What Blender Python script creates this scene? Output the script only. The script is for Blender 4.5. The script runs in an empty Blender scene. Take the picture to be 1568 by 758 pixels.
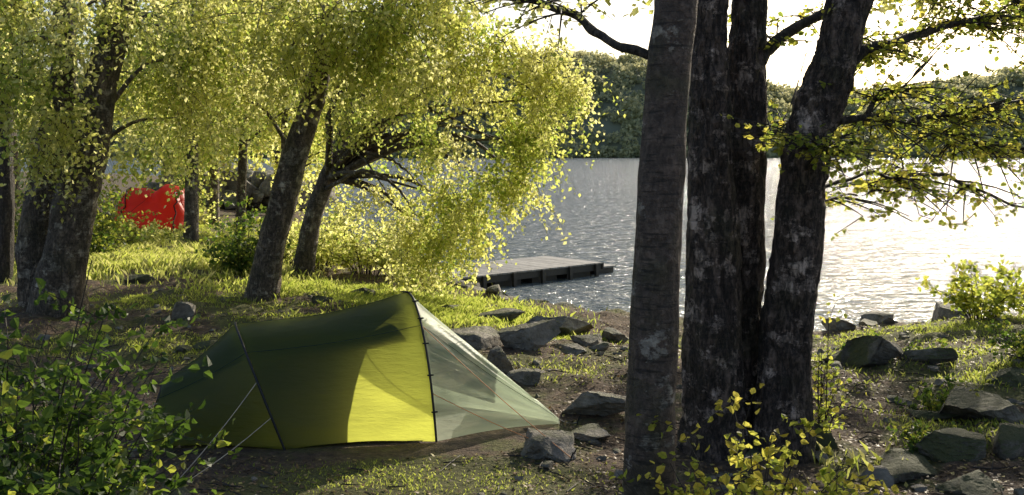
import bpy, math, random
import numpy as np
from mathutils import Vector
rng=np.random.default_rng(11); random.seed(5)
F=1524.0; CZ=2.1; HZ=230.0
SC=bpy.context.scene
# ---------- survey helper: bearing / drop measured on the photo + real distance -> world metres
def S(u,v,d): return np.array([(u-784)/F*d, d, CZ-(v-HZ)/F*d])
AZ=math.radians(30); EL=math.radians(26)
SUN=np.array([math.sin(AZ)*math.cos(EL), math.cos(AZ)*math.cos(EL), math.sin(EL)])
# ---------- noise
TAB=rng.random(8192)
def vn3(p):
    i=np.floor(p).astype(np.int64); f=p-i; f=f*f*(3-2*f); r=0
    for dx in (0,1):
        for dy in (0,1):
            for dz in (0,1):
                h=((i[:,0]+dx)*73856093 ^ (i[:,1]+dy)*19349663 ^ (i[:,2]+dz)*83492791)&8191
                w=(f[:,0] if dx else 1-f[:,0])*(f[:,1] if dy else 1-f[:,1])*(f[:,2] if dz else 1-f[:,2])
                r=r+TAB[h]*w
    return r*2-1
def fbm(p,o=4):
    r=0;a=1
    for k in range(o):
        r=r+a*vn3(p*(2**k)+k*17.3); a*=.5
    return r
def fbm2(x,y,s,o=4): return fbm(np.stack([x*s,y*s,np.zeros_like(x)+3.3],1),o)
def sm(t): t=np.clip(t,0,1); return t*t*(3-2*t)
# ---------- mesh builder (quads)
class MB:
    def __init__(s): s.v=[];s.f=[];s.a=[];s.m=[];s.n=0
    def add(s,v,f,a=None,m=0):
        v=np.asarray(v,float).reshape(-1,3); f=np.asarray(f,int).reshape(-1,4)
        s.v.append(v); s.f.append(f+s.n); s.n+=len(v)
        s.a.append(np.zeros(len(v)) if a is None else np.broadcast_to(a,(len(v),)).astype(float)); s.m.append(np.full(len(f),m))
    def build(s,name,mats,smooth=False,parent=None):
        v=np.concatenate(s.v);f=np.concatenate(s.f);a=np.concatenate(s.a);m=np.concatenate(s.m)
        me=bpy.data.meshes.new(name); me.vertices.add(len(v)); me.vertices.foreach_set("co",v.ravel())
        me.loops.add(f.size); me.loops.foreach_set("vertex_index",f.ravel().astype(np.int32))
        me.polygons.add(len(f)); me.polygons.foreach_set("loop_start",(np.arange(len(f))*4).astype(np.int32))
        me.polygons.foreach_set("use_smooth",np.full(len(f),smooth))
        for mt in (mats if isinstance(mats,list) else [mats]): me.materials.append(mt)
        me.polygons.foreach_set("material_index",m.astype(np.int32))
        me.update(calc_edges=True)
        at=me.attributes.new("rnd","FLOAT","POINT"); at.data.foreach_set("value",a.astype(np.float32))
        ob=bpy.data.objects.new(name,me); SC.collection.objects.link(ob)
        if parent: ob.parent=parent
        return ob
def empty(name,loc=(0,0,0)):
    e=bpy.data.objects.new(name,None); SC.collection.objects.link(e); return e
def unit(a): return a/np.maximum(np.linalg.norm(a,axis=-1,keepdims=True),1e-9)
def tubes(lines,radii,sides=3,disp=0,dscale=(9,9,2.5)):
    lines=np.asarray(lines,float); n,k,_=lines.shape
    radii=np.broadcast_to(np.asarray(radii,float),(n,k))
    T=np.gradient(lines,axis=1); T=unit(T)
    ref=np.where((np.abs(T.mean(1,keepdims=True)[...,2:3])>.8),np.array([1.,0,0]),np.array([0,0,1.]))
    A=unit(np.cross(T,np.broadcast_to(ref,T.shape))); B=np.cross(T,A)
    th=np.arange(sides)/sides*2*np.pi
    P=lines[:,:,None,:]+radii[:,:,None,None]*(np.cos(th)[None,None,:,None]*A[:,:,None,:]+np.sin(th)[None,None,:,None]*B[:,:,None,:])
    if disp:
        q=P.reshape(-1,3); d=fbm(q*np.array(dscale),4).reshape(n,k,sides,1)
        d2=np.abs(fbm(q*np.array([26,26,5]),3)).reshape(n,k,sides,1)
        dirv=unit(P-lines[:,:,None,:]); P=P+dirv*(d*disp - d2*disp*1.2)
    idx=np.arange(n*k*sides).reshape(n,k,sides); nx=np.roll(idx,-1,2)
    f=np.stack([idx[:,:-1],nx[:,:-1],nx[:,1:],idx[:,1:]],-1).reshape(-1,4)
    return P.reshape(-1,3),f
def resample(pts,m):
    pts=np.asarray(pts,float); n=len(pts)
    P=np.vstack([2*pts[0]-pts[1],pts,2*pts[-1]-pts[-2]]); out=[]
    for t in np.linspace(0,n-1-1e-6,m):
        i=int(t);f=t-i;p0,p1,p2,p3=P[i:i+4]
        out.append(.5*((2*p1)+(-p0+p2)*f+(2*p0-5*p1+4*p2-p3)*f*f+(-p0+3*p1-3*p2+p3)*f**3))
    return np.array(out)
def rvec(n): return unit(rng.normal(size=(n,3)))
def leaves(mb,P,L,tone,droop=.5,W=.36,hexa=False,flat=0):
    n=len(P); 
    if n==0: return
    L=np.broadcast_to(L,(n,))*rng.uniform(.65,1.25,n)
    a=rvec(n); a[:,2]*=(1-flat); a[:,2]-=droop; a=unit(a)
    r=rvec(n)
    if flat: r=unit(r*(1-flat)+np.array([0,0,1.])*flat)
    b=unit(np.cross(a,r)); c=np.cross(a,b); Lc=L[:,None]
    tt=np.clip(tone+rng.normal(0,.15,n),0,1)
    if not hexa:
        v=np.stack([P,P+a*Lc*.42+b*Lc*W+c*Lc*.06,P+a*Lc,P+a*Lc*.42-b*Lc*W+c*Lc*.06],1)
        mb.add(v.reshape(-1,3),np.arange(4*n).reshape(n,4),np.repeat(tt,4))
    else:
        k=.12
        v=np.stack([P,P+a*Lc*.28+b*Lc*W+c*Lc*k,P+a*Lc*.66+b*Lc*W*.75+c*Lc*k,P+a*Lc-c*Lc*.08,P+a*Lc*.66-b*Lc*W*.75+c*Lc*k,P+a*Lc*.28-b*Lc*W+c*Lc*k],1)
        i=np.arange(n)[:,None]*6
        f=np.concatenate([i+np.array([0,1,2,3]),i+np.array([0,3,4,5])])
        mb.add(v.reshape(-1,3),f,np.repeat(tt,6))
# ---------- materials
def mat(name):
    m=bpy.data.materials.new(name); m.use_nodes=True; nt=m.node_tree; nt.nodes.clear()
    o=nt.nodes.new("ShaderNodeOutputMaterial"); return m,nt,o
def N(nt,t,**k):
    n=nt.nodes.new(t)
    for a,b in k.items(): setattr(n,a,b)
    return n
def ramp(nt,stops,interp='LINEAR'):
    r=nt.nodes.new("ShaderNodeValToRGB"); r.color_ramp.interpolation=interp; e=r.color_ramp.elements
    while len(e)<len(stops): e.new(.5)
    for i,(p,c) in enumerate(stops):
        e[i].position=p; e[i].color=(c if isinstance(c,tuple) else (c,c,c))+(1,)
    return r
def coords(nt,scale=(1,1,1)):
    g=N(nt,"ShaderNodeNewGeometry"); m=N(nt,"ShaderNodeMapping"); m.inputs["Scale"].default_value=scale
    nt.links.new(g.outputs["Position"],m.inputs["Vector"]); return m.outputs[0]
def noise(nt,vec,scale,detail=6,rough=.6):
    n=N(nt,"ShaderNodeTexNoise"); n.inputs["Scale"].default_value=scale; n.inputs["Detail"].default_value=detail; n.inputs["Roughness"].default_value=rough
    nt.links.new(vec,n.inputs[0]); return n
def leafmat(name,refl,trans,tf=.5,gloss=.5):
    m,nt,o=mat(name); L=nt.links.new
    at=N(nt,"ShaderNodeAttribute",attribute_name="rnd")
    r1=ramp(nt,refl); r2=ramp(nt,trans); L(at.outputs["Fac"],r1.inputs[0]); L(at.outputs["Fac"],r2.inputs[0])
    p=N(nt,"ShaderNodeBsdfPrincipled"); p.inputs["Roughness"].default_value=gloss; p.inputs["Specular IOR Level"].default_value=.35
    t=N(nt,"ShaderNodeBsdfTranslucent"); mx=N(nt,"ShaderNodeMixShader"); mx.inputs[0].default_value=tf
    L(r1.outputs[0],p.inputs["Base Color"]); L(r2.outputs[0],t.inputs[0]); L(p.outputs[0],mx.inputs[1]); L(t.outputs[0],mx.inputs[2]); L(mx.outputs[0],o.inputs[0])
    return m
LEAF=leafmat("birch_leaf",[(0,(.06,.09,.022)),(.5,(.13,.17,.04)),(1,(.28,.27,.08))],[(0,(.4,.54,.09)),(.45,(.9,.9,.24)),(1,(1.,.97,.48))],.75)
LEAFD=leafmat("dark_leaf",[(0,(.03,.06,.015)),(.6,(.06,.1,.025)),(1,(.14,.16,.04))],[(0,(.08,.15,.02)),(.6,(.2,.32,.04)),(1,(.7,.72,.1))],.5)
LEAFY=leafmat("yellow_leaf",[(0,(.05,.08,.018)),(.5,(.11,.14,.025)),(1,(.24,.2,.03))],[(0,(.34,.46,.07)),(.5,(.7,.76,.12)),(1,(.98,.86,.16))],.62)
GRASS=leafmat("grass_blade",[(0,(.06,.085,.018)),(.5,(.12,.15,.03)),(1,(.32,.29,.13))],[(0,(.36,.48,.07)),(.5,(.7,.78,.14)),(1,(.9,.85,.35))],.55)
LITTER=leafmat("fallen_leaf",[(0,(.06,.036,.022)),(.5,(.2,.12,.055)),(.85,(.36,.25,.11)),(1,(.5,.4,.1))],[(0,(.05,.03,.01)),(1,(.3,.18,.05))],.15)
TWIG,nt,o=mat("twig_bark"); p=N(nt,"ShaderNodeBsdfPrincipled"); p.inputs["Base Color"].default_value=(.035,.025,.018,1); p.inputs["Roughness"].default_value=.7; nt.links.new(p.outputs[0],o.inputs[0])
def barkmat(name,dark,mid,pale,thr,moss=.5,zs=.25,scale=16,bump=.03,lent=.5,crack=.7):
    m,nt,o=mat(name); L=nt.links.new
    warp=noise(nt,coords(nt),4,3); v=coords(nt,(1,1,zs)); mv_=N(nt,"ShaderNodeMixRGB"); mv_.inputs[0].default_value=.06; L(v,mv_.inputs[1]); L(warp.outputs["Color"],mv_.inputs[2])
    n1=noise(nt,mv_.outputs[0],scale,6,.72)
    sb=N(nt,"ShaderNodeMath",operation='SUBTRACT'); L(n1.outputs[0],sb.inputs[0]); sb.inputs[1].default_value=.5
    ab=N(nt,"ShaderNodeMath",operation='ABSOLUTE'); L(sb.outputs[0],ab.inputs[0])
    rv=ramp(nt,[(0.,1-crack),(.05,.7),(.1,1.)]); L(ab.outputs[0],rv.inputs[0])
    nf=noise(nt,coords(nt,(1,1,.6)),38,5,.7)
    r=ramp(nt,[(.35,dark),(.62,mid)]); L(nf.outputs[0],r.inputs[0])
    n2=noise(nt,coords(nt,(1,1,1.3)),4.5,7,.72)
    rp=ramp(nt,[(thr,0.),(thr+.04,1.)]); L(n2.outputs[0],rp.inputs[0])
    mx=N(nt,"ShaderNodeMixRGB"); L(rp.outputs[0],mx.inputs[0]); L(r.outputs[0],mx.inputs[1]); mx.inputs[2].default_value=pale+(1,)
    n3=noise(nt,coords(nt),2.2,5,.65)
    rm=ramp(nt,[(.5,0.),(.62,moss)]); L(n3.outputs[0],rm.inputs[0])
    mm=N(nt,"ShaderNodeMixRGB"); L(rm.outputs[0],mm.inputs[0]); L(mx.outputs[0],mm.inputs[1]); mm.inputs[2].default_value=(.06,.065,.018,1)
    w=noise(nt,coords(nt,(1,1,9)),6,4); rw=ramp(nt,[(.36,.3),(.45,1.)]); L(w.outputs[0],rw.inputs[0])
    mu=N(nt,"ShaderNodeMixRGB",blend_type='MULTIPLY'); mu.inputs[0].default_value=lent; L(mm.outputs[0],mu.inputs[1]); L(rw.outputs[0],mu.inputs[2])
    mv=N(nt,"ShaderNodeMixRGB",blend_type='MULTIPLY'); mv.inputs[0].default_value=1; L(mu.outputs[0],mv.inputs[1]); L(rv.outputs[0],mv.inputs[2])
    ad=N(nt,"ShaderNodeMath",operation='MULTIPLY_ADD'); L(rv.outputs[0],ad.inputs[0]); ad.inputs[1].default_value=.8; L(nf.outputs[0],ad.inputs[2])
    ad2=N(nt,"ShaderNodeMath",operation='MULTIPLY_ADD'); L(rp.outputs[0],ad2.inputs[0]); ad2.inputs[1].default_value=.4; L(ad.outputs[0],ad2.inputs[2])
    b=N(nt,"ShaderNodeBump"); b.inputs["Strength"].default_value=.9; b.inputs["Distance"].default_value=bump; L(ad2.outputs[0],b.inputs["Height"])
    p=N(nt,"ShaderNodeBsdfPrincipled"); p.inputs["Roughness"].default_value=.65; L(mv.outputs[0],p.inputs["Base Color"]); L(b.outputs[0],p.inputs["Normal"]); L(p.outputs[0],o.inputs[0])
    return m
BARKA=barkmat("silver_birch_bark",(.07,.045,.034),(.19,.135,.105),(.42,.36,.3),.575,.45,1.2,7,.014,.95,.45)
BARKB=barkmat("rough_bark",(.04,.03,.024),(.13,.1,.08),(.3,.24,.2),.62,.45,.3,13,.035)
BARKC=barkmat("peeling_birch_bark",(.07,.047,.035),(.23,.16,.125),(.7,.53,.44),.54,.45,.28,13,.035,.5,.8)
BARKL=barkmat("old_birch_bark",(.08,.057,.04),(.32,.24,.175),(.62,.53,.42),.54,.4,.3,10,.035)
def rockmat(name,c0,c1,c2,m0):
    m,nt,o=mat(name); L=nt.links.new
    n=noise(nt,coords(nt),6,8,.72)
    r=ramp(nt,[(.3,c0),(.5,c1),(.7,c2)]); L(n.outputs[0],r.inputs[0])
    n2=noise(nt,coords(nt),2.6,6,.7)
    g=N(nt,"ShaderNodeNewGeometry"); sx=N(nt,"ShaderNodeSeparateXYZ"); L(g.outputs["Normal"],sx.inputs[0])
    mu=N(nt,"ShaderNodeMath",operation='MULTIPLY_ADD'); L(sx.outputs[2],mu.inputs[0]); mu.inputs[1].default_value=.22; L(n2.outputs[0],mu.inputs[2])
    rm=ramp(nt,[(m0,0.),(m0+.12,.9)]); L(mu.outputs[0],rm.inputs[0])
    mx=N(nt,"ShaderNodeMixRGB"); L(rm.outputs[0],mx.inputs[0]); L(r.outputs[0],mx.inputs[1]); mx.inputs[2].default_value=(.07,.078,.022,1)
    b=N(nt,"ShaderNodeBump"); b.inputs["Strength"].default_value=1; b.inputs["Distance"].default_value=.07; L(n.outputs[0],b.inputs["Height"])
    p=N(nt,"ShaderNodeBsdfPrincipled"); p.inputs["Roughness"].default_value=.75; L(mx.outputs[0],p.inputs["Base Color"]); L(b.outputs[0],p.inputs["Normal"]); L(p.outputs[0],o.inputs[0]); return m
ROCK=rockmat("mossy_stone",(.05,.042,.035),(.14,.12,.095),(.3,.265,.215),.5)
ROCKP=rockmat("pale_shore_stone",(.1,.088,.072),(.25,.22,.18),(.42,.38,.32),.64)
def groundmat():
    m,nt,o=mat("forest_floor"); L=nt.links.new
    n=noise(nt,coords(nt),11,8,.75)
    r=ramp(nt,[(.32,(.04,.027,.018)),(.5,(.12,.078,.048)),(.62,(.22,.145,.088)),(.75,(.38,.27,.17))]); L(n.outputs[0],r.inputs[0])
    n2=noise(nt,coords(nt),1.1,6,.7); n4=noise(nt,coords(nt),30,4)
    rg=ramp(nt,[(.3,(.055,.06,.015)),(.7,(.19,.19,.048))]); L(n4.outputs[0],rg.inputs[0])
    at=N(nt,"ShaderNodeAttribute",attribute_name="rnd")
    ma=N(nt,"ShaderNodeMath",operation='MULTIPLY_ADD'); L(at.outputs["Fac"],ma.inputs[0]); ma.inputs[1].default_value=.32; L(n2.outputs[0],ma.inputs[2])
    rm=ramp(nt,[(.5,0.),(.6,.92)]); L(ma.outputs[0],rm.inputs[0])
    mx=N(nt,"ShaderNodeMixRGB"); L(rm.outputs[0],mx.inputs[0]); L(r.outputs[0],mx.inputs[1]); L(rg.outputs[0],mx.inputs[2])
    ad=N(nt,"ShaderNodeMath",operation='ADD'); L(n.outputs[0],ad.inputs[0]); L(n4.outputs[0],ad.inputs[1])
    b=N(nt,"ShaderNodeBump"); b.inputs["Strength"].default_value=1; b.inputs["Distance"].default_value=.05; L(ad.outputs[0],b.inputs["Height"])
    p=N(nt,"ShaderNodeBsdfPrincipled"); p.inputs["Roughness"].default_value=.9; L(mx.outputs[0],p.inputs["Base Color"]); L(b.outputs[0],p.inputs["Normal"]); L(p.outputs[0],o.inputs[0]); return m
GROUND=groundmat()
# ---------- terrain
shore=np.array([(80,34),(30,24),(14,19),(9,17.3),(6.5,15.9),(4.5,15.2),(3,15.8),(1.95,16.6),(.6,17.8),(-.3,19.0),(-1.2,21.),(-3,25),(-5,31),(-8,42),(-13,60),(-30,95),(-80,130),(-600,160),(-600,-80),(80,-80)],float)
def sdf(x,y):
    P=np.stack([x,y],1); d=np.full(len(P),1e9); ins=np.zeros(len(P),bool); n=len(shore)
    for i in range(n):
        a=shore[i];b=shore[(i+1)%n]; e=b-a; w=P-a
        t=np.clip((w@e)/(e@e),0,1); dd=np.linalg.norm(w-t[:,None]*e,axis=1); d=np.minimum(d,dd)
        c=((a[1]>P[:,1])!=(b[1]>P[:,1])); 
        with np.errstate(divide='ignore',invalid='ignore'):
            xi=(b[0]-a[0])*(P[:,1]-a[1])/(b[1]-a[1])+a[0]
        ins^=(c&(P[:,0]<xi))
    return np.where(ins,d,-d)
def H(x,y):
    x=np.atleast_1d(np.asarray(x,float)); y=np.atleast_1d(np.asarray(y,float))
    d=sdf(x,y)+.25*fbm2(x,y,.9,2)
    z=np.where(d>0,-1+.5*sm((d+.1)/1.1)+.5*sm((d-.8)/6),-1-2*sm(-d/9)-.04)
    td=np.hypot((x+1.1)/2.2,(y-7.4)/1.0); k=sm((td-1)/.8)*.9+.1
    near=np.clip(1-(np.hypot(x,y)-60)/60,0,1)
    z=z+(.10*fbm2(x,y,.55,3)+.05*fbm2(x,y,3.,3))*k*np.where(d>-.5,1,0)*near
    z=z+.32*np.exp(-((x-5.2)/1.5)**2-((y-9)/1.6)**2)+.25*np.exp(-((x-6.6)/1.6)**2-((y-13)/1.2)**2)
    return z
def ground_at(u,v):
    d=np.arange(4,70,.03); X=(u-784)/F*d; Z=CZ-(v-HZ)/F*d; h=H(X,d); i=np.argmax(Z<=h)
    return np.array([X[i],d[i],h[i]])
# grass patches: x,y,rx,ry,amount,blade height
PATCH=[(-.9,14.6,1.1,1.7,1.,.10),(.9,12.4,.9,.7,.8,.06),(-7.2,19,2.2,2.,1.,.17),(-3.0,16.5,1.8,1.8,.5,.1),(-5,13.8,1.8,.7,.5,.05),(-.6,6.35,1.,.4,.95,.028),(2.3,6.7,.2,.25,.6,.12),(-8,27,5,5,.35,.1),(6.5,13,2.5,1.,.5,.05),(3.6,11,1.6,1.3,.4,.045),(-3.6,11,1.8,.8,.5,.045),(-2.4,12.6,1.2,.5,.5,.05),(4.4,8.4,1.,1.,.55,.055),(3.2,7.4,.5,.5,.4,.05),(.6,9.6,.8,.6,.3,.04)]
def gmask(x,y):
    r=np.zeros_like(x)
    for (a,b,c,d,k,h) in PATCH: r=np.maximum(r,k*sm(1.5-np.hypot((x-a)/c,(y-b)/d)))
    return r
def axis(lo,hi,step,end,g=1.09):
    a=list(np.arange(lo,hi,step)); s=step;x=hi
    while x<end: a.append(x); s*=g; x+=s
    s=step;x=lo;b=[]
    while x>-end: s*=g; x-=s; b.append(x)
    return np.array(b[::-1]+a)
xs=axis(-9,9,.07,900); ys=axis(4.,22,.07,1200); ys=ys[ys>-60]
XX,YY=np.meshgrid(xs,ys); x=XX.ravel();y=YY.ravel()
z=H(x,y); idx=np.arange(len(x)).reshape(XX.shape)
f=np.stack([idx[:-1,:-1],idx[:-1,1:],idx[1:,1:],idx[1:,:-1]],-1).reshape(-1,4)
mb=MB(); mb.add(np.stack([x,y,z],1),f,gmask(x,y)); mb.build("ground",GROUND,True)
# ---------- lake
m,nt,o=mat("lake_water"); L=nt.links.new
a1=noise(nt,coords(nt,(.9,1.5,1)),1.9,4,.55); a2=noise(nt,coords(nt,(.5,1.2,1)),.4,3,.5)
ad=N(nt,"ShaderNodeMath",operation='MULTIPLY_ADD'); L(a2.outputs[0],ad.inputs[0]); ad.inputs[1].default_value=1.3; L(a1.outputs[0],ad.inputs[2])
b=N(nt,"ShaderNodeBump"); b.inputs["Strength"].default_value=1.; b.inputs["Distance"].default_value=.38; L(ad.outputs[0],b.inputs["Height"])
p=N(nt,"ShaderNodeBsdfPrincipled"); p.inputs["Base Color"].default_value=(.21,.25,.265,1); p.inputs["Roughness"].default_value=.1; p.inputs["IOR"].default_value=1.46; L(b.outputs[0],p.inputs["Normal"]); L(p.outputs[0],o.inputs[0])
mb=MB(); mb.add([(-900,5,-1),(900,5,-1),(900,480,-1),(-900,480,-1)],[(0,1,2,3)]); mb.build("lake",m)
# ---------- far wooded hill
hu=np.array([-900,-200,300,660,800,900,985,1100,1190,1260,1400,1568,1900,2600]); hv=np.array([120,100,100,108,94,80,82,108,136,146,126,104,92,110])
def ridge(X): u=X/470*F+784; return CZ+(HZ-np.interp(u,hu,hv))/F*470-6
def hillz(X,Y):
    t=(Y-400)/75; r=ridge(X)+4*fbm2(X,Y,.02,3)
    return -1.6+ (r+1.6)*np.where(t<1,np.sin(np.clip(t,0,1)**1.15*np.pi/2),np.cos(np.clip((t-1)/3,0,1)*np.pi/2))
X,Y=np.meshgrid(np.linspace(-520,520,160),np.linspace(400,680,60)); x=X.ravel();y=Y.ravel()
idx=np.arange(len(x)).reshape(X.shape); f=np.stack([idx[:-1,:-1],idx[:-1,1:],idx[1:,1:],idx[1:,:-1]],-1).reshape(-1,4)
HM,nt,o=mat("hazed_hill_undergrowth"); p=N(nt,"ShaderNodeBsdfPrincipled"); p.inputs["Base Color"].default_value=(.2,.21,.14,1); p.inputs["Roughness"].default_value=.95; nt.links.new(p.outputs[0],o.inputs[0])  # aerial haze is put into this lightened base colour
mb=MB(); mb.add(np.stack([x,y,hillz(x,y)],1),f); mb.build("hill",HM,True)
FARL=leafmat("hazed_distant_foliage",[(0,(.33,.35,.2)),(1,(.54,.52,.29))],[(0,(.45,.46,.25)),(1,(.82,.76,.4))],.45)  # leaf colours lightened to carry the aerial haze
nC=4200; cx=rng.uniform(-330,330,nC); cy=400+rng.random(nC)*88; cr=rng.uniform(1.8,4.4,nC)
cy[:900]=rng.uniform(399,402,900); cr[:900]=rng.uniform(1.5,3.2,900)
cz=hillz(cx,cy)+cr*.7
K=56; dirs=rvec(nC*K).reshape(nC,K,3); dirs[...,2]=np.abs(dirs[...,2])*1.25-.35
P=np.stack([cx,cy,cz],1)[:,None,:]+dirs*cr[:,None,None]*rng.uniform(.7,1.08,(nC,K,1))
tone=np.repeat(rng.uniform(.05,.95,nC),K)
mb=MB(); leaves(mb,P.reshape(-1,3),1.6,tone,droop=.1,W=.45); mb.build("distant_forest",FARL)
# ---------- sun gaps: unseen crowns thinned along sun rays to light chosen spots
GAPS=[((-.38,7.62,.62),.62),((.1,7.5,.3),.4),((-.8,14.8,-.4),1.4),((-1,15.5,2.5),1.9),((.2,15.2,3),1.5),((-3,14,3.5),1.7),((.9,12.3,-.3),.8),((-.5,6.4,0),.9),((.25,6.5,0),.4),((-7,19,0),2.),((1.15,4.7,.7),.5),((6.5,13.5,0),1.0),((4.3,9.2,.3),.4),((.4,15.5,-.5),1.2),((3.2,7.6,3.1),1.1),((2.6,7.4,2.6),.5),((.9,5.2,1.6),.4),((.9,5.2,.8),.4),((.9,5.2,2.5),.4),((2.2,7,1.6),.35),((2.2,7,.7),.3),((-1.75,4.1,.9),.35),((2.6,6.7,.2),.4),((-2.5,6.3,0),.2),((-3.5,9.5,0),.4),((-1.2,10.8,0),.4),((-4.4,12,0),.7),((-2.2,12.4,0),.6)]
rg2=np.random.default_rng(77)
for _ in range(60):
    yy=rg2.uniform(5.6,13.5); xx=rg2.uniform(-.5,.52)*yy; rr=rg2.uniform(.1,.32)
    if abs(xx+1.3)<1.9 and 5.2<yy<9.2: continue
    GAPS.append(((xx,yy,0.),rr))
def sungap(P):
    keep=np.ones(len(P),bool)
    for c,r in GAPS:
        v=P-np.array(c); t=v@SUN; pd=np.linalg.norm(v-t[:,None]*SUN,axis=1)
        keep&=~((t>1.2)&(pd<r*rng.uniform(.85,1.15,len(P))))
    return keep
# ---------- tree generator
def clump(c,r,nsub,nstr,slen,lps,spread=.22):
    sub=np.array(c)+rvec(nsub)*(rng.random((nsub,1))**.4)*np.array(r)
    st=rng.uniform(.1,.95,nsub); si=rng.integers(nsub,size=nstr)
    s=sub[si]+rng.normal(size=(nstr,3))*spread
    th=rng.uniform(0,2*np.pi,nstr); out=np.stack([np.cos(th),np.sin(th),np.zeros(nstr)],1)
    ln=slen*rng.uniform(.4,1.4,nstr)[:,None,None]
    def pos(t): t=t[None,:,None]; return s[:,None,:]+out[:,None,:]*ln*.6*t+np.array([0,0,-1.])*ln*.9*t**1.6
    lp=pos(np.linspace(.05,1,lps))+rng.normal(size=(nstr,lps,3))*.04
    tone=np.repeat(st[si],lps)
    return sub,lp.reshape(-1,3),tone,pos(np.linspace(0,1,4))
def tree(name,trunks,clumps,bark,leaf=LEAF,leafL=.055,sides=20,step=40,disp=.015,nsub=7,nstr=110,slen=.6,lps=18,gap=False,hexa=False,droop=.5,minz=1.6,limbs=None,spread=.22,twigs=True):
    e=empty(name); tb=MB(); tp=[]
    for path,rad in trunks:
        q=resample(path,step); r=np.interp(np.linspace(0,1,step),np.linspace(0,1,len(rad)),rad); 
        v,f=tubes(q[None],r[None],sides,disp); tb.add(v,f); tp.append((q,r))
    tb.build("trunk",bark,True,e)
    lb=MB(); fb=MB(); wb=MB()
    for lp_,lr_ in (limbs or []):
        q=resample(lp_,24); q[2:]+=rng.normal(size=(22,3))*.012; v,f=tubes(q[None],np.linspace(lr_[0],lr_[1],24)[None],8,.004); lb.add(v,f)
    for cl in clumps:
        c=np.array(cl[0]); r=cl[1]; dens=cl[2] if len(cl)>2 else 1
        best=None
        for q,rr in tp:
            hd=np.linalg.norm(q[:,:2]-c[:2],axis=1); tgt=np.clip(c[2]-.45*hd,minz,None); k=np.argmin(np.abs(q[:,2]-tgt)+.5*hd)
            sc=abs(q[k,2]-tgt[k])+hd[k]
            if best is None or sc<best[0]: best=(sc,q[k],rr[k])
        s=best[1]; D=np.linalg.norm(c-s)
        mid=s*.5+c*.5+np.array([0,0,.12*D])+rng.normal(size=3)*.06*D
        q=resample([s,mid,c],12); r0=min(best[2]*.5,.012+.014*D); v,f=tubes(q[None],np.linspace(r0,.01,12)[None],6,0); lb.add(v,f)
        sub,lp,tn,tw=clump(c,r,max(2,int(nsub*dens)),max(4,int(nstr*dens)),slen,lps,spread)
        for sb in sub:
            q=resample([c,(c+sb)/2+np.array([0,0,.05]),sb],5); v,f=tubes(q[None],np.linspace(.01,.004,5)[None],4); lb.add(v,f)
        if gap:
            k=sungap(lp); lp=lp[k];tn=tn[k]; tw=tw[sungap(tw[:,1])]
        leaves(fb,lp,leafL,tn,droop,hexa=hexa)
        if len(tw) and twigs: v,f=tubes(tw,np.linspace(.004,.0015,4)[None],3); wb.add(v,f)
    if lb.n: lb.build("limbs",bark if bark!=BARKA else BARKB,True,e)
    if fb.n: fb.build("foliage",leaf,False,e)
    if wb.n: wb.build("twigs",TWIG,False,e)
    return e
def base(u,v): return ground_at(u,v)
def sp(lst,d): return [S(*(p if len(p)==3 else (p[0],p[1],d))) for p in lst]
# leaning birch
b=base(400,458); d=b[1]
tr=[b-np.array([0.02,0,.15]),*sp([(412,395),(430,320),(455,230),(480,150),(500,60),(512,-50),(530,-260)],d)]
cl=[(S(u,v,dd),(rx,ry,rz),k) for u,v,dd,rx,ry,rz,k in [
 (400,20,13.6,1.,.8,.5,1.),(500,25,13.2,.8,.6,.4,.9),(590,10,13.8,.9,.8,.6,.9),(330,70,14.6,.8,.7,.5,.9),(560,80,14.2,.6,.7,.35,.9),(420,95,15.2,.7,.6,.4,.7),(350,0,15,.9,.9,.5,.7),(470,-60,14,1.1,1,.6,.4),(600,-90,14,1.2,1,.6,.4),(640,50,14,.6,.7,.5,.7),(350,160,15.5,.5,.5,.5,.6),(460,65,13.4,.4,.4,.25,.45),(500,90,15.5,.4,.5,.3,.5)]]
tree("birch_tree",[(tr,[.27,.215,.205,.19,.175,.15,.12,.07])],cl,BARKL,leafL=.074)
# second birch leaning over the water
b=base(462,420); d=b[1]
tr=[b-np.array([0,0,.15]),*sp([(475,350),(490,300),(528,205),(565,110),(590,30),(605,-70),(620,-260)],d)]
cl=[(S(u,v,dd),(rx,ry,rz),k) for u,v,dd,rx,ry,rz,k in [
 (690,30,15.5,.6,.7,.45,.85),(770,65,15.2,.55,.6,.3,.85),(830,95,15.,.35,.5,.22,.7),(872,125,15.,.22,.5,.2,.65),(830,150,15.2,.4,.5,.3,.7),(735,120,15.6,.45,.6,.3,.55),(600,140,16,.4,.6,.35,.7),(640,95,15.4,.5,.6,.4,.85),
 (700,230,16,.4,.5,.25,.35),(780,215,15.6,.35,.5,.3,.5),(830,210,15.4,.25,.4,.25,.55),(640,220,16.4,.35,.5,.3,.4),(680,300,16,.4,.5,.25,.7),(755,280,15.8,.35,.4,.2,.65),(650,350,16.5,.45,.5,.2,.8),(710,340,16.2,.35,.4,.2,.8),(590,290,17,.3,.5,.25,.3),(540,175,17,.4,.5,.35,.6),(680,-60,15.5,.9,.9,.6,.4),(700,-20,15.3,.5,.6,.3,.5),(665,390,16.4,.35,.4,.15,.65),(805,285,15.6,.18,.3,.15,.35),
 (600,40,19.5,.9,.8,.7,.8),(660,90,19.8,.6,.8,.5,.6),(560,120,19.5,.6,.8,.6,.8),(520,40,19,.8,.8,.7,.8)]]
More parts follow.
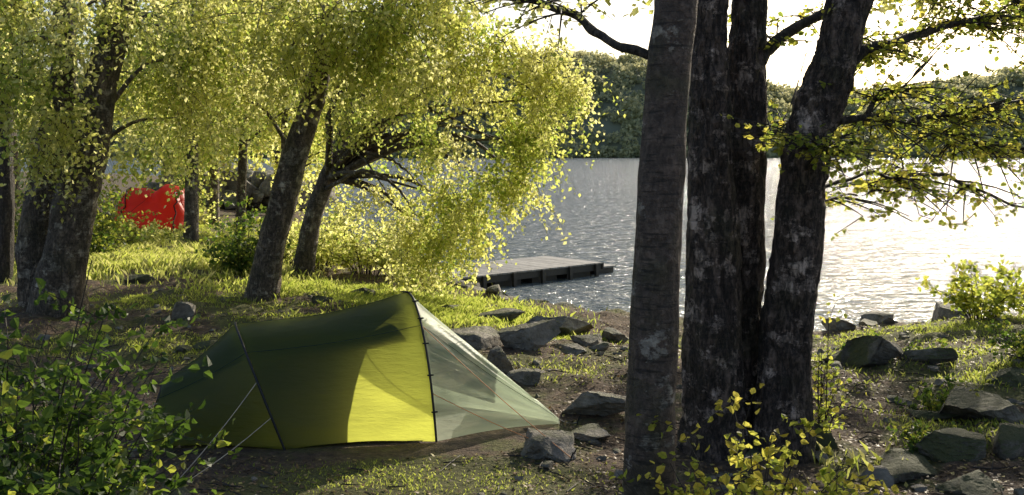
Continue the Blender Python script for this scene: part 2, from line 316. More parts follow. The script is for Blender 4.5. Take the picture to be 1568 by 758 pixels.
limbs=[(sp([(497,290,d),(560,262,17),(610,290,16.6),(650,350,16.4)],d),(.045,.012)),(sp([(520,225,d),(600,245,16.8),(640,280,16.4)],d),(.04,.01)),(sp([(555,140,d),(640,110,16.4),(740,105,15.5),(840,150,15)],d),(.05,.01)),(sp([(540,175,d),(640,165,16.4),(740,205,15.8),(800,230,15.5)],d),(.04,.01))]
tree("birch_tree",[(tr,[.22,.18,.17,.15,.14,.12,.1,.06])],cl,BARKL,leafL=.07,slen=.6,nstr=120,limbs=limbs,spread=.19)
# pair of big trunks on the left
b=base(85,478); d=b[1]
t1=[b-np.array([0,0,.15]),*sp([(98,400),(118,300),(142,200),(162,100),(182,0),(200,-120),(210,-300)],d)]
t2=[b+np.array([-.3,.3,-.15]),*sp([(52,400,d+.3),(62,320,d+.3),(78,230,d+.3),(95,120,d+.3),(100,0,d+.3),(90,-150,d+.3),(80,-280,d)],d)]
cl=[(S(u,v,dd),(rx,ry,rz),k) for u,v,dd,rx,ry,rz,k in [
 (70,60,11.8,.6,.6,.4,.75),(30,120,12,.4,.5,.4,.65),(85,160,11.8,.25,.4,.3,.4),(20,10,12.5,.8,.7,.5,.7),(130,10,12,.6,.7,.3,.6),(230,20,13.5,.9,.7,.5,.9),(220,110,14.5,.4,.6,.5,.8),(300,110,14.5,.5,.6,.5,.8),(40,200,12.2,.3,.4,.3,.4),(100,-80,12,1.2,1,.6,.4),(250,-80,13,1.2,1,.6,.4),(270,180,15,.4,.6,.4,.6)]]
tree("birch_tree",[(t1,[.38,.3,.27,.24,.21,.19,.15,.1]),(t2,[.26,.24,.22,.2,.18,.16,.12,.08])],cl,BARKL,leafL=.07,disp=.03)
b=base(8,430);d=b[1]
tree("birch_tree",[([b-np.array([0,0,.1]),*sp([(10,300),(8,150),(14,20),(10,-150)],d)],[.13,.12,.11,.1,.07])],[(S(10,60,d),(.6,.6,.5)),(S(40,-60,d),(.9,.9,.5),.5)],BARKB,leafL=.075)
# background trees on the spit
for i,(X,Y,hgt,rw) in enumerate([(-7.9,24.5,8,.2),(-7.4,27,8,.16),(-13.5,23,8,.25),(-9.3,31,9,.2),(-16.5,29,10,.25),(-12.5,36,10,.25),(-9.0,38,10,.22),(-20,40,11,.3),(-6.3,27.5,7,.14),(-14,48,10,.25)]):
    g=H(X,Y)[0]; lean=rng.normal(0,.05,2)
    path=[np.array([X+lean[0]*k*hgt,Y+lean[1]*k*hgt,g-.15+k*hgt]) for k in (0,.2,.45,.7,1)]
    cl=[]
    for k in range(11):
        th=rng.uniform(0,6.28); rr=rng.uniform(.2,1)*2.2; zz=g+rng.uniform(2.2,min(hgt,2.3+.16*Y))
        cl.append((np.array([X+rr*math.cos(th),Y+rr*math.sin(th)*.8,zz]),(.9,.9,.55),.8))
    tree("birch_tree",[(path,[rw,rw*.85,rw*.7,rw*.5,rw*.2])],cl,BARKL,leafL=.13,sides=12,step=16,nstr=75,lps=12,slen=.8,spread=.3,minz=1.2,twigs=False)
# ---------- foreground group
g1=np.array([.70,5.2,H(.7,5.2)[0]-.2])
T1=[g1,*sp([(992,758),(998,600),(1004,430),(1012,300),(1024,100),(1036,0),(1042,-200),(1040,-500)],5.2)]
g2=np.array([1.42,7.,H(1.42,7)[0]-.15]); T2=[g2,*sp([(1094,640),(1090,430),(1088,250),(1088,100),(1092,0),(1100,-200)],7.),np.array([1.5,7.2,6.5])]
g3=np.array([1.66,7.2,H(1.66,7.2)[0]-.15]); T3=[g3,*sp([(1137,600),(1142,430),(1144,250),(1146,100),(1148,0),(1155,-200)],7.2),np.array([1.9,7.6,6.8])]
g4=np.array([1.87,6.95,H(1.87,6.95)[0]-.15]); T4=[g4,*sp([(1200,560),(1215,430),(1226,300),(1242,200),(1276,100),(1302,0),(1340,-170)],6.95),np.array([3.3,7.6,6.5])]
hi=[]  # unseen crown clumps, spread sunward to shade the tent and ground
for gx in np.arange(-1.5,6,1.5):
    for gy in np.arange(13.6,19.5,1.6):
        hi.append((np.array([gx+rng.normal()*.3,gy+rng.normal()*.3,.31*gy+.35+rng.uniform(0,1.2)]),(1.,.9,.35),1))
def sprays(path_list,ntw,tl,nl,L,leafm,parent,bark=BARKB):
    fb=MB();wb=MB();lb=MB()
    for (pts,r0,r1,dens) in path_list:
        q=resample(pts,40); q[1:]+=fbm(q*2.2,2)[1:,None]*np.array([.03,.02,.07]); v,f=tubes(q[None],np.linspace(r0,r1,40)[None],9,.006); lb.add(v,f)
        n=int(ntw*dens)
        if n==0: continue
        gk=rng.uniform(.15,1,max(2,n//7)); k=(np.clip(gk[rng.integers(len(gk),size=n)]+rng.normal(0,.03,n),.08,1)*39).astype(int); s=q[k]
        dr=rvec(n); dr[:,2]=dr[:,2]*.3; tan=unit(q[np.minimum(k+1,39)]-q[np.maximum(k-1,0)]); dr=unit(dr+tan*.6)
        ln=tl*rng.uniform(.4,1.3,n)[:,None,None]; t=np.linspace(0,1,5)[None,:,None]
        P=s[:,None]+dr[:,None]*ln*t+np.array([0,0,-1.])*ln*.25*t*t
        v,f=tubes(P,np.linspace(.007,.0025,5)[None],4); wb.add(v,f)
        m=3; j=rng.integers(1,5,(n,m)); s2=np.take_along_axis(P,j[:,:,None].repeat(3,2),1).reshape(-1,3)
        d2=rvec(n*m); d2[:,2]=d2[:,2]*.3-.1; l2=tl*.4*rng.uniform(.4,1.2,n*m)[:,None,None]; t2=np.linspace(0,1,4)[None,:,None]
        P2=s2[:,None]+unit(d2)[:,None]*l2*t2; v,f=tubes(P2,np.linspace(.0035,.002,4)[None],3); wb.add(v,f)
        tt=rng.random((n*m,nl,1)); lp=s2[:,None]+unit(d2)[:,None]*l2*tt+rng.normal(size=(n*m,nl,3))*.02
        leaves(fb,lp.reshape(-1,3),L,np.repeat(rng.uniform(.1,.95,n*m),nl),.3,W=.38,hexa=True,flat=.35)
    lb.build("branches",bark,True,parent); fb.build("branch_leaves",leafm,False,parent); wb.build("branch_twigs",TWIG,False,parent)
e1=tree("silver_birch_tree",[(T1,[.16,.142,.13,.122,.122,.118,.118,.1,.07])],[(np.array([.3,5.6,5.2]),(1.2,1,.6),1),(np.array([1.2,4.8,5.6]),(1.2,1,.6),1)],BARKA,sides=48,step=220,disp=.008,gap=True)
sprays([(sp([(1008,98,5.2),(975,78,5.25),(930,48,5.4),(880,27,5.6),(810,8,5.8),(720,-12,6)],5.2),.032,.02,.35)],50,.4,4,.035,LEAF,e1)
e2=tree("birch_tree",[(T2,[.31,.235,.2,.165,.135,.11,.09,.06]),(T3,[.24,.15,.125,.14,.135,.13,.1,.06]),(T4,[.26,.19,.175,.165,.17,.165,.145,.11,.07])],hi,BARKC,sides=64,step=240,disp=.024,gap=True,leafL=.14,nstr=62,lps=12,slen=.5,hexa=False,minz=3.4,spread=.3,twigs=False)
br=[(sp([(1298,95,6.95),(1350,64,7.1),(1470,42,7.6),(1610,18,8)],7),.05,.022,.9),
 (sp([(1262,200,6.95),(1320,180,7),(1400,173,7.3),(1500,160,7.6),(1630,132,8)],7),.038,.016,1.),
 (sp([(1240,285,6.95),(1330,262,7.3),(1420,264,7.6),(1500,288,7.9),(1610,335,8.2)],7),.018,.013,.35),
 (sp([(1325,180,7),(1352,135,7.1),(1395,115,7.3),(1440,75,7.5)],7),.02,.009,.3),
 (sp([(1400,173,7.3),(1480,205,7.6),(1600,225,7.9)],7),.016,.008,.8),
 (sp([(1225,270,6.85),(1260,225,6.6),(1310,215,6.5)],7),.013,.007,.45),
 (sp([(1225,300,6.95),(1290,300,7.4),(1350,270,7.8),(1390,240,8)],7),.013,.007,.35),
 (sp([(1165,95,7.2),(1200,60,7.3),(1250,30,7.4),(1340,-20,7.6)],7),.05,.03,.45),
 (sp([(1300,20,6.95),(1360,-20,7.2),(1460,-20,7.6),(1600,10,8)],7),.04,.015,1.1),
 (sp([(1160,250,7.2),(1190,200,7.6),(1215,150,8),(1235,80,8.4)],7),.012,.006,.25)]
sprays(br,74,.5,5,.046,LEAFY,e2)
# large unseen tree right of the view, added to shade tent and ground
g=H(11.5,14.)[0]; cl=[]
for gx in np.arange(6.2,14,1.6):
    for gy in np.arange(12.,19.5,1.6):
        cl.append((np.array([gx+rng.normal()*.3,gy+rng.normal()*.3,.31*gy+.45+rng.uniform(0,1.6)]),(1.,1,.5),1))
tree("birch_tree",[([np.array([11.5,14,g-.2]),np.array([11.4,14,g+2]),np.array([11.0,14.2,g+4]),np.array([10.2,14.8,g+6]),np.array([10,15,g+8])],[.35,.28,.24,.17,.08])],cl,BARKL,gap=True,leafL=.17,nstr=52,lps=11,slen=.6,minz=3.,spread=.32,twigs=False)
# ---------- shrubs
def bush(name,c,R,h,nst,leafm,L,nl=26,tone=(.2,.8),hexa=True,up=1.):
    e=empty(name); wb=MB();fb=MB()
    g=np.array([c[0],c[1],H(c[0],c[1])[0]-.05])
    th=rng.uniform(0,6.28,nst); rr=R*np.sqrt(rng.random(nst)); hh=h*rng.uniform(.45,1.05,nst)*(1-.35*(rr/R)**2)
    s=g+np.stack([np.cos(th)*rr*.3,np.sin(th)*rr*.3,np.zeros(nst)],1); t=np.linspace(0,1,7)[None,:,None]
    out=np.stack([np.cos(th)*rr,np.sin(th)*rr,np.zeros(nst)],1)
    bend=rng.normal(size=(nst,3))*.12*h
    P=s[:,None]+out[:,None]*t**1.4+np.array([0,0,1.])*hh[:,None,None]*t**.9+bend[:,None]*t*t
    v,f=tubes(P,np.linspace(.007,.002,7)[None],4); wb.add(v,f)
    m=6; k=rng.integers(2,7,(nst,m)); s2=np.take_along_axis(P,k[:,:,None].repeat(3,2),1).reshape(-1,3)
    d2=rvec(nst*m); d2[:,2]=d2[:,2]*.5+.15; l2=h*.24*rng.uniform(.4,1.2,nst*m)[:,None,None]; t2=np.linspace(0,1,4)[None,:,None]
    P2=s2[:,None]+unit(d2)[:,None]*l2*t2; v,f=tubes(P2,np.linspace(.003,.001,4)[None],3); wb.add(v,f)
    n2=max(2,nl//m); tt=rng.random((nst*m,n2,1)); lp=s2[:,None]+unit(d2)[:,None]*l2*tt+rng.normal(size=(nst*m,n2,3))*L*.4
    leaves(fb,lp.reshape(-1,3),L,np.repeat(rng.uniform(tone[0],tone[1],nst*m),n2),.15,hexa=hexa,flat=.25)
    wb.build("stems",TWIG,False,e); fb.build("leaves",leafm,False,e); return e
bush("leafy_shrub",(-1.98,4.0),.52,1.4,95,LEAFD,.05,72,(0,.7))
bush("leafy_shrub",(-2.5,4.7),.7,1.35,75,LEAFD,.052,66,(0,.7))
bush("leafy_shrub",(-1.62,3.9),.36,.95,34,LEAFD,.044,54,(.2,1.))
bush("yellow_shrub",(1.12,4.65),.5,.88,38,LEAFY,.046,48,(.3,1.))
bush("yellow_shrub",(6.2,13.2),.6,.85,26,LEAFY,.08,40,(.2,.7))
bush("yellow_shrub",(6.9,13.0),.5,.7,14,LEAFY,.075,36,(.2,.7))
bush("sapling",(2.25,7.2),.25,.85,10,LEAFY,.045,24,(.2,.9))
for (x_,y_,R_,h_,n_) in [(3.4,8.0,.3,.3,14),(4.6,8.7,.4,.35,20),(3.0,6.9,.25,.22,12),(4.0,10.4,.5,.3,18),(2.6,9.4,.3,.2,10)]: bush("low_plant",(x_,y_),R_,h_,n_,LEAFD,.045,30,(.2,1.))
for (u,v,R,h,n,mt,Lz,tn) in [(372,420,.55,1.15,50,LEAFD,.09,(.3,.9)),(490,415,.7,1.2,50,LEAF,.085,(.1,.8)),(560,420,.9,1.4,55,LEAF,.085,(.1,.8)),(610,420,.7,1.1,45,LEAF,.08,(.3,.9)),(640,440,.6,.6,40,LEAF,.075,(.3,.9)),(150,400,.5,1.2,30,LEAFD,.085,(.3,1)),(90,380,.7,1.6,30,LEAFD,.1,(.3,1)),(440,400,.6,1.2,40,LEAF,.085,(.2,.8)),(30,400,1.,1.7,45,LEAFD,.09,(.3,1)),(520,380,.8,1.5,45,LEAF,.085,(.2,.8)),(165,370,.7,1.5,26,LEAFY,.09,(.3,.9)),(300,345,.8,1.,40,LEAF,.1,(.2,.8)),(220,374,.8,.6,34,LEAF,.09,(.2,.8))]:
    g=ground_at(u,v); bush("leafy_shrub",(g[0],g[1]),R,h,n,mt,Lz,40,tn,False)
# ---------- grass, litter
mb=MB()
for (a,b,c,d,k,h) in PATCH:
    n=int(min(30000,12000*k*c*d)); x=a+rng.normal(size=n)*c*.6; y=b+rng.normal(size=n)*d*.6
    cl_=vn3(np.stack([x*3,y*3,x*0],1))+rng.normal(0,.3,n); ok=(sdf(x,y)>.15)&(cl_>(-.35 if k>.9 else .0))
    td=np.hypot((x+1.1)/1.6,(y-7.45)/.75); ok&=td>1
    x=x[ok];y=y[ok];n=len(x); z=H(x,y)-.01; P=np.stack([x,y,z],1)
    hh=h*rng.uniform(.3,1.3,n)[:,None]; th=rng.uniform(0,6.28,n); w=np.stack([np.cos(th),np.sin(th),0*th],1)*(.0015+.0002*b+.004*h)
    ln=rng.normal(size=(n,3))*.35; ln[:,2]=0; up=np.array([0,0,1.])
    v=np.stack([P-w,P+w,P+w*.6+(up+ln*.35)*hh*.6,P+(up*.95+ln)*hh],1)
    mb.add(v.reshape(-1,3),np.arange(4*n).reshape(n,4),np.repeat(np.clip(rng.uniform(.1,.75,n)+(.25 if h>.11 else 0),0,1),4))
mb.build("grass",GRASS)
mb=MB(); n=60000; y=4.5+rng.random(n)**1.4*17; x=rng.uniform(-.62,.62,n)*y
ok=(sdf(x,y)>.3)&(np.hypot((x+1.1)/1.5,(y-7.45)/.7)>1)&(rng.random(n)>gmask(x,y)*.7)&(fbm2(x,y,1.3,2)+rng.normal(0,.5,n)>-.4); x=x[ok];y=y[ok]
leaves(mb,np.stack([x,y,H(x,y)+.012],1),.034,rng.uniform(0,1,len(x))**1.2,.0,flat=.75); mb.build("leaf_litter",LITTER)
n=600; y=5+rng.random(n)*9; x=rng.uniform(-.55,.55,n)*y; ok=(sdf(x,y)>.5)&(np.hypot((x+1.1)/1.7,(y-7.45)/.8)>1); x=x[ok];y=y[ok];n=len(x)
th=rng.uniform(0,6.28,n); ln=rng.uniform(.1,.35,n); t=np.linspace(-.5,.5,4)
PX=x[:,None]+np.cos(th)[:,None]*ln[:,None]*t; PY=y[:,None]+np.sin(th)[:,None]*ln[:,None]*t; PZ=H(PX.ravel(),PY.ravel()).reshape(n,4)+.012
mb=MB(); v,f=tubes(np.stack([PX,PY,PZ],-1),[.005,.005,.004,.002],4); mb.add(v,f); mb.build("fallen_twigs",TWIG)
# ---------- rocks
def rockgeo(c,s,rz,seed,n=12,cuts=14):
    r=np.random.default_rng(seed); V=[];Fc=[];o=0
    g=np.linspace(-1,1,n); A,B=np.meshgrid(g,g); 
    for ax in range(3):
        for sg in (-1,1):
            p=np.zeros((n*n,3)); p[:,ax]=sg; p[:,(ax+1)%3]=A.ravel(); p[:,(ax+2)%3]=B.ravel()*sg
            V.append(p); i=np.arange(n*n).reshape(n,n)+o; Fc.append(np.stack([i[:-1,:-1],i[:-1,1:],i[1:,1:],i[1:,:-1]],-1).reshape(-1,4)); o+=n*n
    p=np.concatenate(V); p=p*.45+unit(p)*.75
    for k in range(cuts):
        nn=r.normal(size=3); nn/=np.linalg.norm(nn); cc=r.uniform(.4,.72); dd=np.maximum(0,p@nn-cc); p=p-dd[:,None]*nn
    p=p*(1+.05*fbm(p*2+seed,3))[:,None]+.03*fbm(p*9+seed,3)[:,None]
    p=p*np.array(s)/.68; cz,sz=math.cos(rz),math.sin(rz); tl=r.normal(0,.2)
    p=np.stack([p[:,0],p[:,1]*math.cos(tl)-p[:,2]*math.sin(tl),p[:,1]*math.sin(tl)+p[:,2]*math.cos(tl)],1)
    return np.stack([p[:,0]*cz-p[:,1]*sz,p[:,0]*sz+p[:,1]*cz,p[:,2]],1)+np.array(c),np.concatenate(Fc)
rocks=[(740,533,80,36),(803,536,70,40),(768,575,50,34),(850,515,95,26),(940,525,50,24),(905,530,55,18),(905,640,95,38),(838,708,118,46),(760,495,70,20),(810,590,40,16),(880,545,55,14),(905,675,75,20),
 (1298,560,45,26),(1355,558,75,38),(1415,556,60,20),(1510,645,115,56),(1485,708,110,26),(1555,705,60,36),(1410,732,90,24),(1560,590,70,24),(1255,690,60,46),(1435,645,60,14),
 (272,492,28,26),(215,434,34,18),(315,535,36,18),(490,465,26,12),(278,540,36,10),(560,455,30,16),(1510,770,110,22),(690,480,40,14)]
for i,(u,v,w,h) in enumerate(rocks):
    g=ground_at(u,v); k=g[1]/F; mb=MB(); vv,ff=rockgeo((g[0],g[1]+w*k*.35,g[2]+h*k*.2),(w*k*.5,w*k*.42,h*k*.6),rng.uniform(-.5,.5),i*7+3,22)
    mb.add(vv,ff); mb.build("rock",ROCKP if (i<12 or i==22) else ROCK)
def pile(name,pts,mt=ROCK):
    mb=MB()
    for i,(x,y,z,s) in enumerate(pts):
        vv,ff=rockgeo((x,y,z),(s,s*.8,s*.55),rng.uniform(0,6),i*13+1,7,9); mb.add(vv,ff)
    mb.build(name,mt)
pts=[]
for i in range(170):
    k=rng.uniform(3.0,12.5); a=shore[int(k)];b=shore[int(k)+1]; q=a+(b-a)*(k%1)+rng.normal(size=2)*.35+np.array([0,-.2]); pts.append((q[0],q[1],H(*q)[0]+.02,rng.uniform(.08,.26)))
pile("shoreline_rocks",pts,ROCKP)
pts=[(x:=rng.uniform(-14,-9),y:=rng.uniform(39,46),H(x,y)[0]+rng.uniform(.1,1.3),rng.uniform(.3,.8)) for _ in range(90)]
pile("rock_embankment",pts,ROCKP)
pts=[]
for i in range(500):
    y=5+rng.random()**1.2*10; x=rng.uniform(-.55,.55)*y
    if sdf(np.array([x]),np.array([y]))[0]<.5 or math.hypot((x+1.1)/1.8,(y-7.45)/.85)<1: continue
    pts.append((x,y,H(x,y)[0]+.002,rng.uniform(.015,.045) if rng.random()<.92 else rng.uniform(.05,.09)))
pile("stones",pts,ROCKP)
# ---------- dock
WOOD,nt,o=mat("weathered_planks"); L=nt.links.new
n=noise(nt,coords(nt),6,8); r=ramp(nt,[(.3,(.22,.21,.19)),(.7,(.44,.42,.39))]); L(n.outputs[0],r.inputs[0])
at=N(nt,"ShaderNodeAttribute",attribute_name="rnd"); mu=N(nt,"ShaderNodeMixRGB",blend_type='MULTIPLY'); mu.inputs[0].default_value=1; r2=ramp(nt,[(0,.6),(1,1.)]); L(at.outputs["Fac"],r2.inputs[0]); L(r.outputs[0],mu.inputs[1]); L(r2.outputs[0],mu.inputs[2])
p=N(nt,"ShaderNodeBsdfPrincipled"); p.inputs["Roughness"].default_value=.6; L(mu.outputs[0],p.inputs["Base Color"]); L(p.outputs[0],o.inputs[0])
def plain(name,c,r=.6,metal=0):
    m,nt,o=mat(name); p=N(nt,"ShaderNodeBsdfPrincipled"); n=noise(nt,coords(nt),20,5)
    rr=ramp(nt,[(.3,tuple(k*.75 for k in c)),(.7,tuple(min(1,k*1.2) for k in c))]); nt.links.new(n.outputs[0],rr.inputs[0]); nt.links.new(rr.outputs[0],p.inputs["Base Color"]); p.inputs["Roughness"].default_value=r; p.inputs["Metallic"].default_value=metal; nt.links.new(p.outputs[0],o.inputs[0]); return m
DKW=plain("wet_timber",(.05,.045,.038)); BLK=plain("black_webbing",(.012,.012,.012),.5)
ax=np.array([.748,.663]); pn=np.array([-.663,.748]); E0=np.array([2.25,24.6])
def boxm(mb,s0,s1,w0,w1,z0,z1,a=0):
    c=[]
    for zz in (z0,z1):
        for (s,w) in ((s0,w0),(s1,w0),(s1,w1),(s0,w1)):
            q=E0-ax*s+pn*w; c.append((q[0],q[1],zz))
    mb.add(c,[(3,2,1,0),(4,5,6,7),(0,1,5,4),(1,2,6,5),(2,3,7,6),(3,0,4,7)],a)
dk=empty("floating_dock"); mb=MB(); k=0.
while k<6: boxm(mb,k,k+.138,0,2.05,-.705,-.67+rng.uniform(-.002,.002),rng.random()); k+=.15
mb.build("deck_planks",WOOD,False,dk)
mb=MB(); boxm(mb,.02,6,.03,.13,-.86,-.71); boxm(mb,.02,6,1.92,2.02,-.86,-.71); boxm(mb,-.03,.015,.0,2.05,-.84,-.68)
for k in np.arange(.3,5.3,1.15): boxm(mb,k,k+.8,.15,1.9,-1.12,-.73)
for k in np.arange(.2,5.9,.9): boxm(mb,k,k+.09,-.05,.025,-1.02,-.69)
mb.build("frame_and_floats",DKW,False,dk)
mb=MB(); boxm(mb,-.75,-.05,.25,1.2,-.86,-.82,.5); mb.build("swim_step",WOOD,False,dk)
mb=MB(); boxm(mb,-.7,-.1,.3,1.15,-1.1,-.865); mb.build("step_float",DKW,False,dk)
# ---------- tent
def fabric(name,refl,trans,tr,tf,tmix):
    m,nt,o=mat(name); L=nt.links.new
    n=noise(nt,coords(nt,(1.,1.,3)),3,6); n2=noise(nt,coords(nt,(.5,.5,2.5)),9,4)
    ad=N(nt,"ShaderNodeMath",operation='ADD'); L(n.outputs[0],ad.inputs[0]); L(n2.outputs[0],ad.inputs[1])
    b=N(nt,"ShaderNodeBump"); b.inputs["Strength"].default_value=.25; b.inputs["Distance"].default_value=.04; L(ad.outputs[0],b.inputs["Height"])
    p=N(nt,"ShaderNodeBsdfPrincipled"); p.inputs["Base Color"].default_value=refl+(1,); p.inputs["Roughness"].default_value=.4; L(b.outputs[0],p.inputs["Normal"])
    t=N(nt,"ShaderNodeBsdfTranslucent"); t.inputs[0].default_value=trans+(1,); L(b.outputs[0],t.inputs[1])
    m1=N(nt,"ShaderNodeMixShader"); m1.inputs[0].default_value=tf; L(p.outputs[0],m1.inputs[1]); L(t.outputs[0],m1.inputs[2])
    q=N(nt,"ShaderNodeBsdfTransparent"); q.inputs[0].default_value=tr+(1,)
    m2=N(nt,"ShaderNodeMixShader"); m2.inputs[0].default_value=tmix; L(m1.outputs[0],m2.inputs[1]); L(q.outputs[0],m2.inputs[2]); L(m2.outputs[0],o.inputs[0]); return m
TD=fabric("green_nylon",(.05,.072,.036),(.85,.9,.15),(.5,.6,.2),.64,.01)
TP=fabric("pale_green_nylon",(.46,.58,.42),(.9,1.,.82),(.95,1.,.88),.55,.36)
BLOCKER=plain("dark_light_blocker",(.012,.014,.01),.9)  # black material of the added light blockers inside the tent
tent=empty("tunnel_tent")
al=math.radians(18); a=np.array([math.cos(al),math.sin(al),0]); nn=np.array([-math.sin(al),math.cos(al),0])
def st(x,y,hw,h,lx): return np.array([x,y,hw,h,lx])
base0=[(0,st(-2.74,7.28,.26,.02,.12)),(.06,st(-2.66,7.29,.30,.40,.10)),(1,st(-1.75,7.455,.52,.79,-.32)),(2,st(-.737,7.75,.62,.98,-.07)),(3,st(.36,7.64,.02,.03,0))]
ss=[b[0] for b in base0]; vals=np.array([b[1] for b in base0])
sg=np.concatenate([np.linspace(0,.06,4),np.linspace(.06,1,26)[1:],np.linspace(1,2,36)[1:],np.linspace(2,3,40)[1:]])
NT=48; th=np.linspace(0,np.pi,NT); G=[]; 
for s in sg:
    p=np.array([np.interp(s,ss,vals[:,j]) for j in range(5)]); fr=s%1 if s<3 else 0
    sag=math.sin(math.pi*fr)*(.045 if s<2 else .02) if s>.06 else 0
    hw=p[2]*(1-sag); h=p[3]*(1-sag*1.1)
    ct=np.sign(np.cos(th))*np.abs(np.cos(th))**.85; stt=np.sin(th)**.95
    if s>2:
        k=(s-2); ct=ct*(1-k)+(1-2*th/np.pi)*k; 
    c=np.array([p[0],p[1],.015]); 
    row=c-nn*hw*ct[:,None]*1.0+np.array([0,0,1.])*h*stt[:,None]+np.array([1.,0,0])*p[4]*stt[:,None]
    G.append(row)
G=np.array(G)
ns=len(sg); wr=fbm(G.reshape(-1,3)*np.array([1.5,1.5,7]),3).reshape(ns,NT,1)*.008
wr[np.isin(np.round(sg,3),[1.,2.])]=0
fold=np.zeros((ns,NT,1)); vs=sg>2; fold[vs]=(np.sin(th*26)[None,:,None]*.012*np.sin(np.pi*np.clip((sg[vs]-2),0,1))[:,None,None])
cen=np.array([[*(np.interp(s,ss,vals[:,j]) for j in (0,1)),.2] for s in sg])[:,None,:]; G=G+unit(G-cen)*(wr+fold)
fz=np.abs(np.sin(sg*np.pi))*.02; lift=np.exp(-th/.12)+np.exp(-(np.pi-th)/.12); G[:,:,2]+=fz[:,None]*lift[None]-.01
idx=np.arange(ns*NT).reshape(ns,NT); mb=MB(); base_v=G.reshape(-1,3)
q=np.stack([idx[:-1,:-1],idx[1:,:-1],idx[1:,1:],idx[:-1,1:]],-1); sc=(sg[:-1]+sg[1:])/2; tc=(th[:-1]+th[1:])/2
door=((sc[:,None]>2.04)&(sc[:,None]<2.62)&(tc[None]>math.radians(98))&(tc[None]<math.radians(168)))  # opening added in the unseen far side to let sun inside
fb_=q[(sc<2)].reshape(-1,4); fp=q[(sc>2)[:,None]&~door].reshape(-1,4)
mb.add(base_v,fb_,0,0); mb.f.append(fp); mb.m.append(np.full(len(fp),1)); mb.build("flysheet",[TD,TP],True,tent)
# added light blockers: opaque roof and far-wall lining, black floor, panel edging the sunspot
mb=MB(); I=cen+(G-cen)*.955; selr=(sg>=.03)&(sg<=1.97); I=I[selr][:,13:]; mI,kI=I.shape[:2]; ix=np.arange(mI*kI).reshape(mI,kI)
mb.add(I.reshape(-1,3),np.stack([ix[:-1,:-1],ix[1:,:-1],ix[1:,1:],ix[:-1,1:]],-1).reshape(-1,4)); mb.build("light_block_lining",BLOCKER,True,tent)
mb=MB(); Gs=np.stack([G[selr][:,0],G[selr][:,-1]],1).copy(); Gs[:,0]+=nn*.03; Gs[:,1]-=nn*.03; Gs[:,:,2]=.035; ix=np.arange(mI*2).reshape(mI,2)
mb.add(Gs.reshape(-1,3),np.stack([ix[:-1,0],ix[1:,0],ix[1:,1],ix[:-1,1]],-1)); mb.build("groundsheet",BLOCKER,False,tent)
i2=int(np.argmin(abs(sg-2))); ring=(cen[i2]+(G[i2]-cen[i2])*.95)-a*.04; vv_=(ring-cen[i2])@nn; ring=ring[vv_>-.10]; low=ring.copy(); low[:,2]=.04
mb=MB(); kR=len(ring); D_=np.stack([low,low*.5+ring*.5-a*.02,ring],1); ix=np.arange(kR*3).reshape(kR,3)
mb.add(D_.reshape(-1,3),np.stack([ix[:-1,:-1],ix[1:,:-1],ix[1:,1:],ix[:-1,1:]],-1).reshape(-1,4)); mb.build("sunspot_edge_panel",BLOCKER,True,tent)
mb=MB()
for s in (1.,2.):
    i=int(np.argmin(abs(sg-s))); q=G[i]+unit(G[i]-cen[i])*.006; v,f=tubes(q[None],np.full((1,NT),.009),8); mb.add(v,f)
i=int(np.argmin(abs(sg-2)))
for k in range(3,NT-3,4):
    c=G[i][k]+unit(G[i][k]-cen[i][0])*.015; qq=np.array([c-a*.02,c,c+a*.025]); v,f=tubes(qq[None],np.full((1,3),.006),6); mb.add(v,f)
mb.build("poles",BLK,True,tent)
mb=MB()
for k in (14,24):
    q=G[:ns-1,k]+unit(G[:ns-1,k]-cen[:ns-1,0])*.001; v,f=tubes(q[None],np.full((1,len(q)),.002),4); mb.add(v,f)
mb.build("seams",plain("seam_tape",(.03,.05,.02)),True,tent)
CORD=plain("guy_cord",(.55,.47,.36)); CORO=plain("orange_cord",(.8,.32,.12))
def cord(p0,p1,m,r=.003):
    mb=MB(); t=np.linspace(0,1,8)[:,None]; q=p0*(1-t)+p1*t; q[:,2]-=.02*np.sin(np.pi*t[:,0]); v,f=tubes(q[None],np.full((1,8),r),5); mb.add(v,f); mb.build("guy_line",m,True,tent)
    mb=MB(); d=unit(p1-p0); q=np.array([p1+np.array([0,0,.05])+d*.02,p1,p1-np.array([0,0,.08])]); v,f=tubes(q[None],np.full((1,3),.005),6); mb.add(v,f); mb.build("peg",BLK,True,tent)
def gp(x,y): return np.array([x,y,H(x,y)[0]+.02])
i1=int(np.argmin(abs(sg-1)))
cord(G[i1][9],gp(-2.1,6.27),CORD); cord(G[i1][4],gp(-2.05,6.1),CORD); cord(G[i2][5],gp(.42,6.8),CORO); cord(G[-1][20],gp(.5,7.62),CORD)
cord(G[i2][NT-10],gp(-.3,9.3),CORD); cord(G[i1][NT-10],gp(-2.1,9),CORD); cord(G[2][20],gp(-3.3,7.2),CORD); cord(G[i2][14],gp(.40,6.75),CORO,.003)
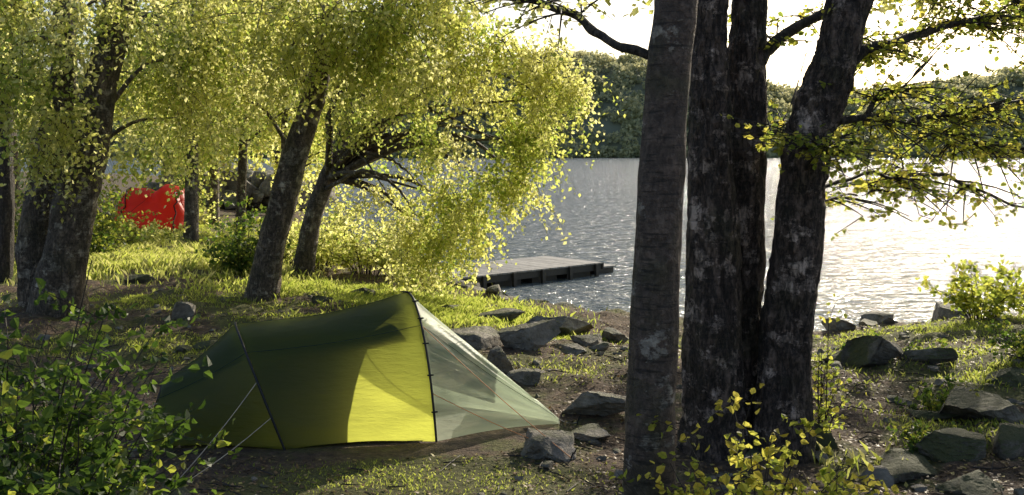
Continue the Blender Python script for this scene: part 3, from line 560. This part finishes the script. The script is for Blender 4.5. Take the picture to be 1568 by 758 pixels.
# ---------- red tent in the distance
RED=fabric("red_nylon",(.7,.05,.025),(1.,.12,.06),(.9,.1,.1),.5,.02)
g=ground_at(220,352); k=g[1]/F; rt=empty("red_tent"); mb=MB(); NT2=20; th2=np.linspace(0,np.pi,NT2); R=[]
for s,hw,h in [(-1,.1,.25),(-.92,.4,.75),(-.6,.7,1.1),(-.15,.8,1.05),(.05,.8,.95),(.35,.85,1.2),(.75,.7,1.05),(.95,.4,.6),(1.0,.15,.2)]:
    c=g+np.array([s*57*k,.8,0]); R.append(c+np.stack([0*th2,-np.cos(th2)*hw,np.sin(th2)**.8*h],1)+rng.normal(size=(NT2,3))*.03)
R=np.array(R); idx=np.arange(R.shape[0]*NT2).reshape(-1,NT2); mb.add(R.reshape(-1,3),np.stack([idx[:-1,:-1],idx[1:,:-1],idx[1:,1:],idx[:-1,1:]],-1).reshape(-1,4)); mb.build("flysheet",RED,True,rt)
mb=MB()
for j in (2,6): v,f=tubes((R[j]*1.0+np.array([0,-.01,.01]))[None],np.full((1,NT2),.02),6); mb.add(v,f)
mb.build("poles",BLK,True,rt)
# ---------- world, sun, camera
w=bpy.data.worlds.new("World"); SC.world=w; w.use_nodes=True; nt=w.node_tree; bg=nt.nodes["Background"]
sk=nt.nodes.new("ShaderNodeTexSky"); sk.sky_type='NISHITA'; sk.sun_disc=False; sk.sun_elevation=EL; sk.sun_rotation=AZ; sk.dust_density=2.4; sk.air_density=1.0; sk.ozone_density=1.0
nt.links.new(sk.outputs[0],bg.inputs[0]); bg.inputs[1].default_value=.15
sl=bpy.data.lights.new("sun","SUN"); sl.energy=5; sl.angle=math.radians(.5); sl.color=(1,.9,.72)
so=bpy.data.objects.new("sun",sl); SC.collection.objects.link(so); so.rotation_euler=Vector(SUN).to_track_quat('Z','Y').to_euler()
cam=bpy.data.cameras.new("camera"); co=bpy.data.objects.new("camera",cam); SC.collection.objects.link(co); co.location=(0,0,CZ); co.rotation_euler=(math.radians(90),0,0)
cam.sensor_width=36; cam.lens=36*F/1568; cam.shift_y=-(379-HZ)/1568; cam.clip_end=3000; cam.clip_start=.05; SC.camera=co
SC.view_settings.view_transform='Standard'; SC.view_settings.look='None'; SC.view_settings.exposure=0
print("polys",sum(len(o.data.polygons) for o in SC.objects if o.type=='MESH'))
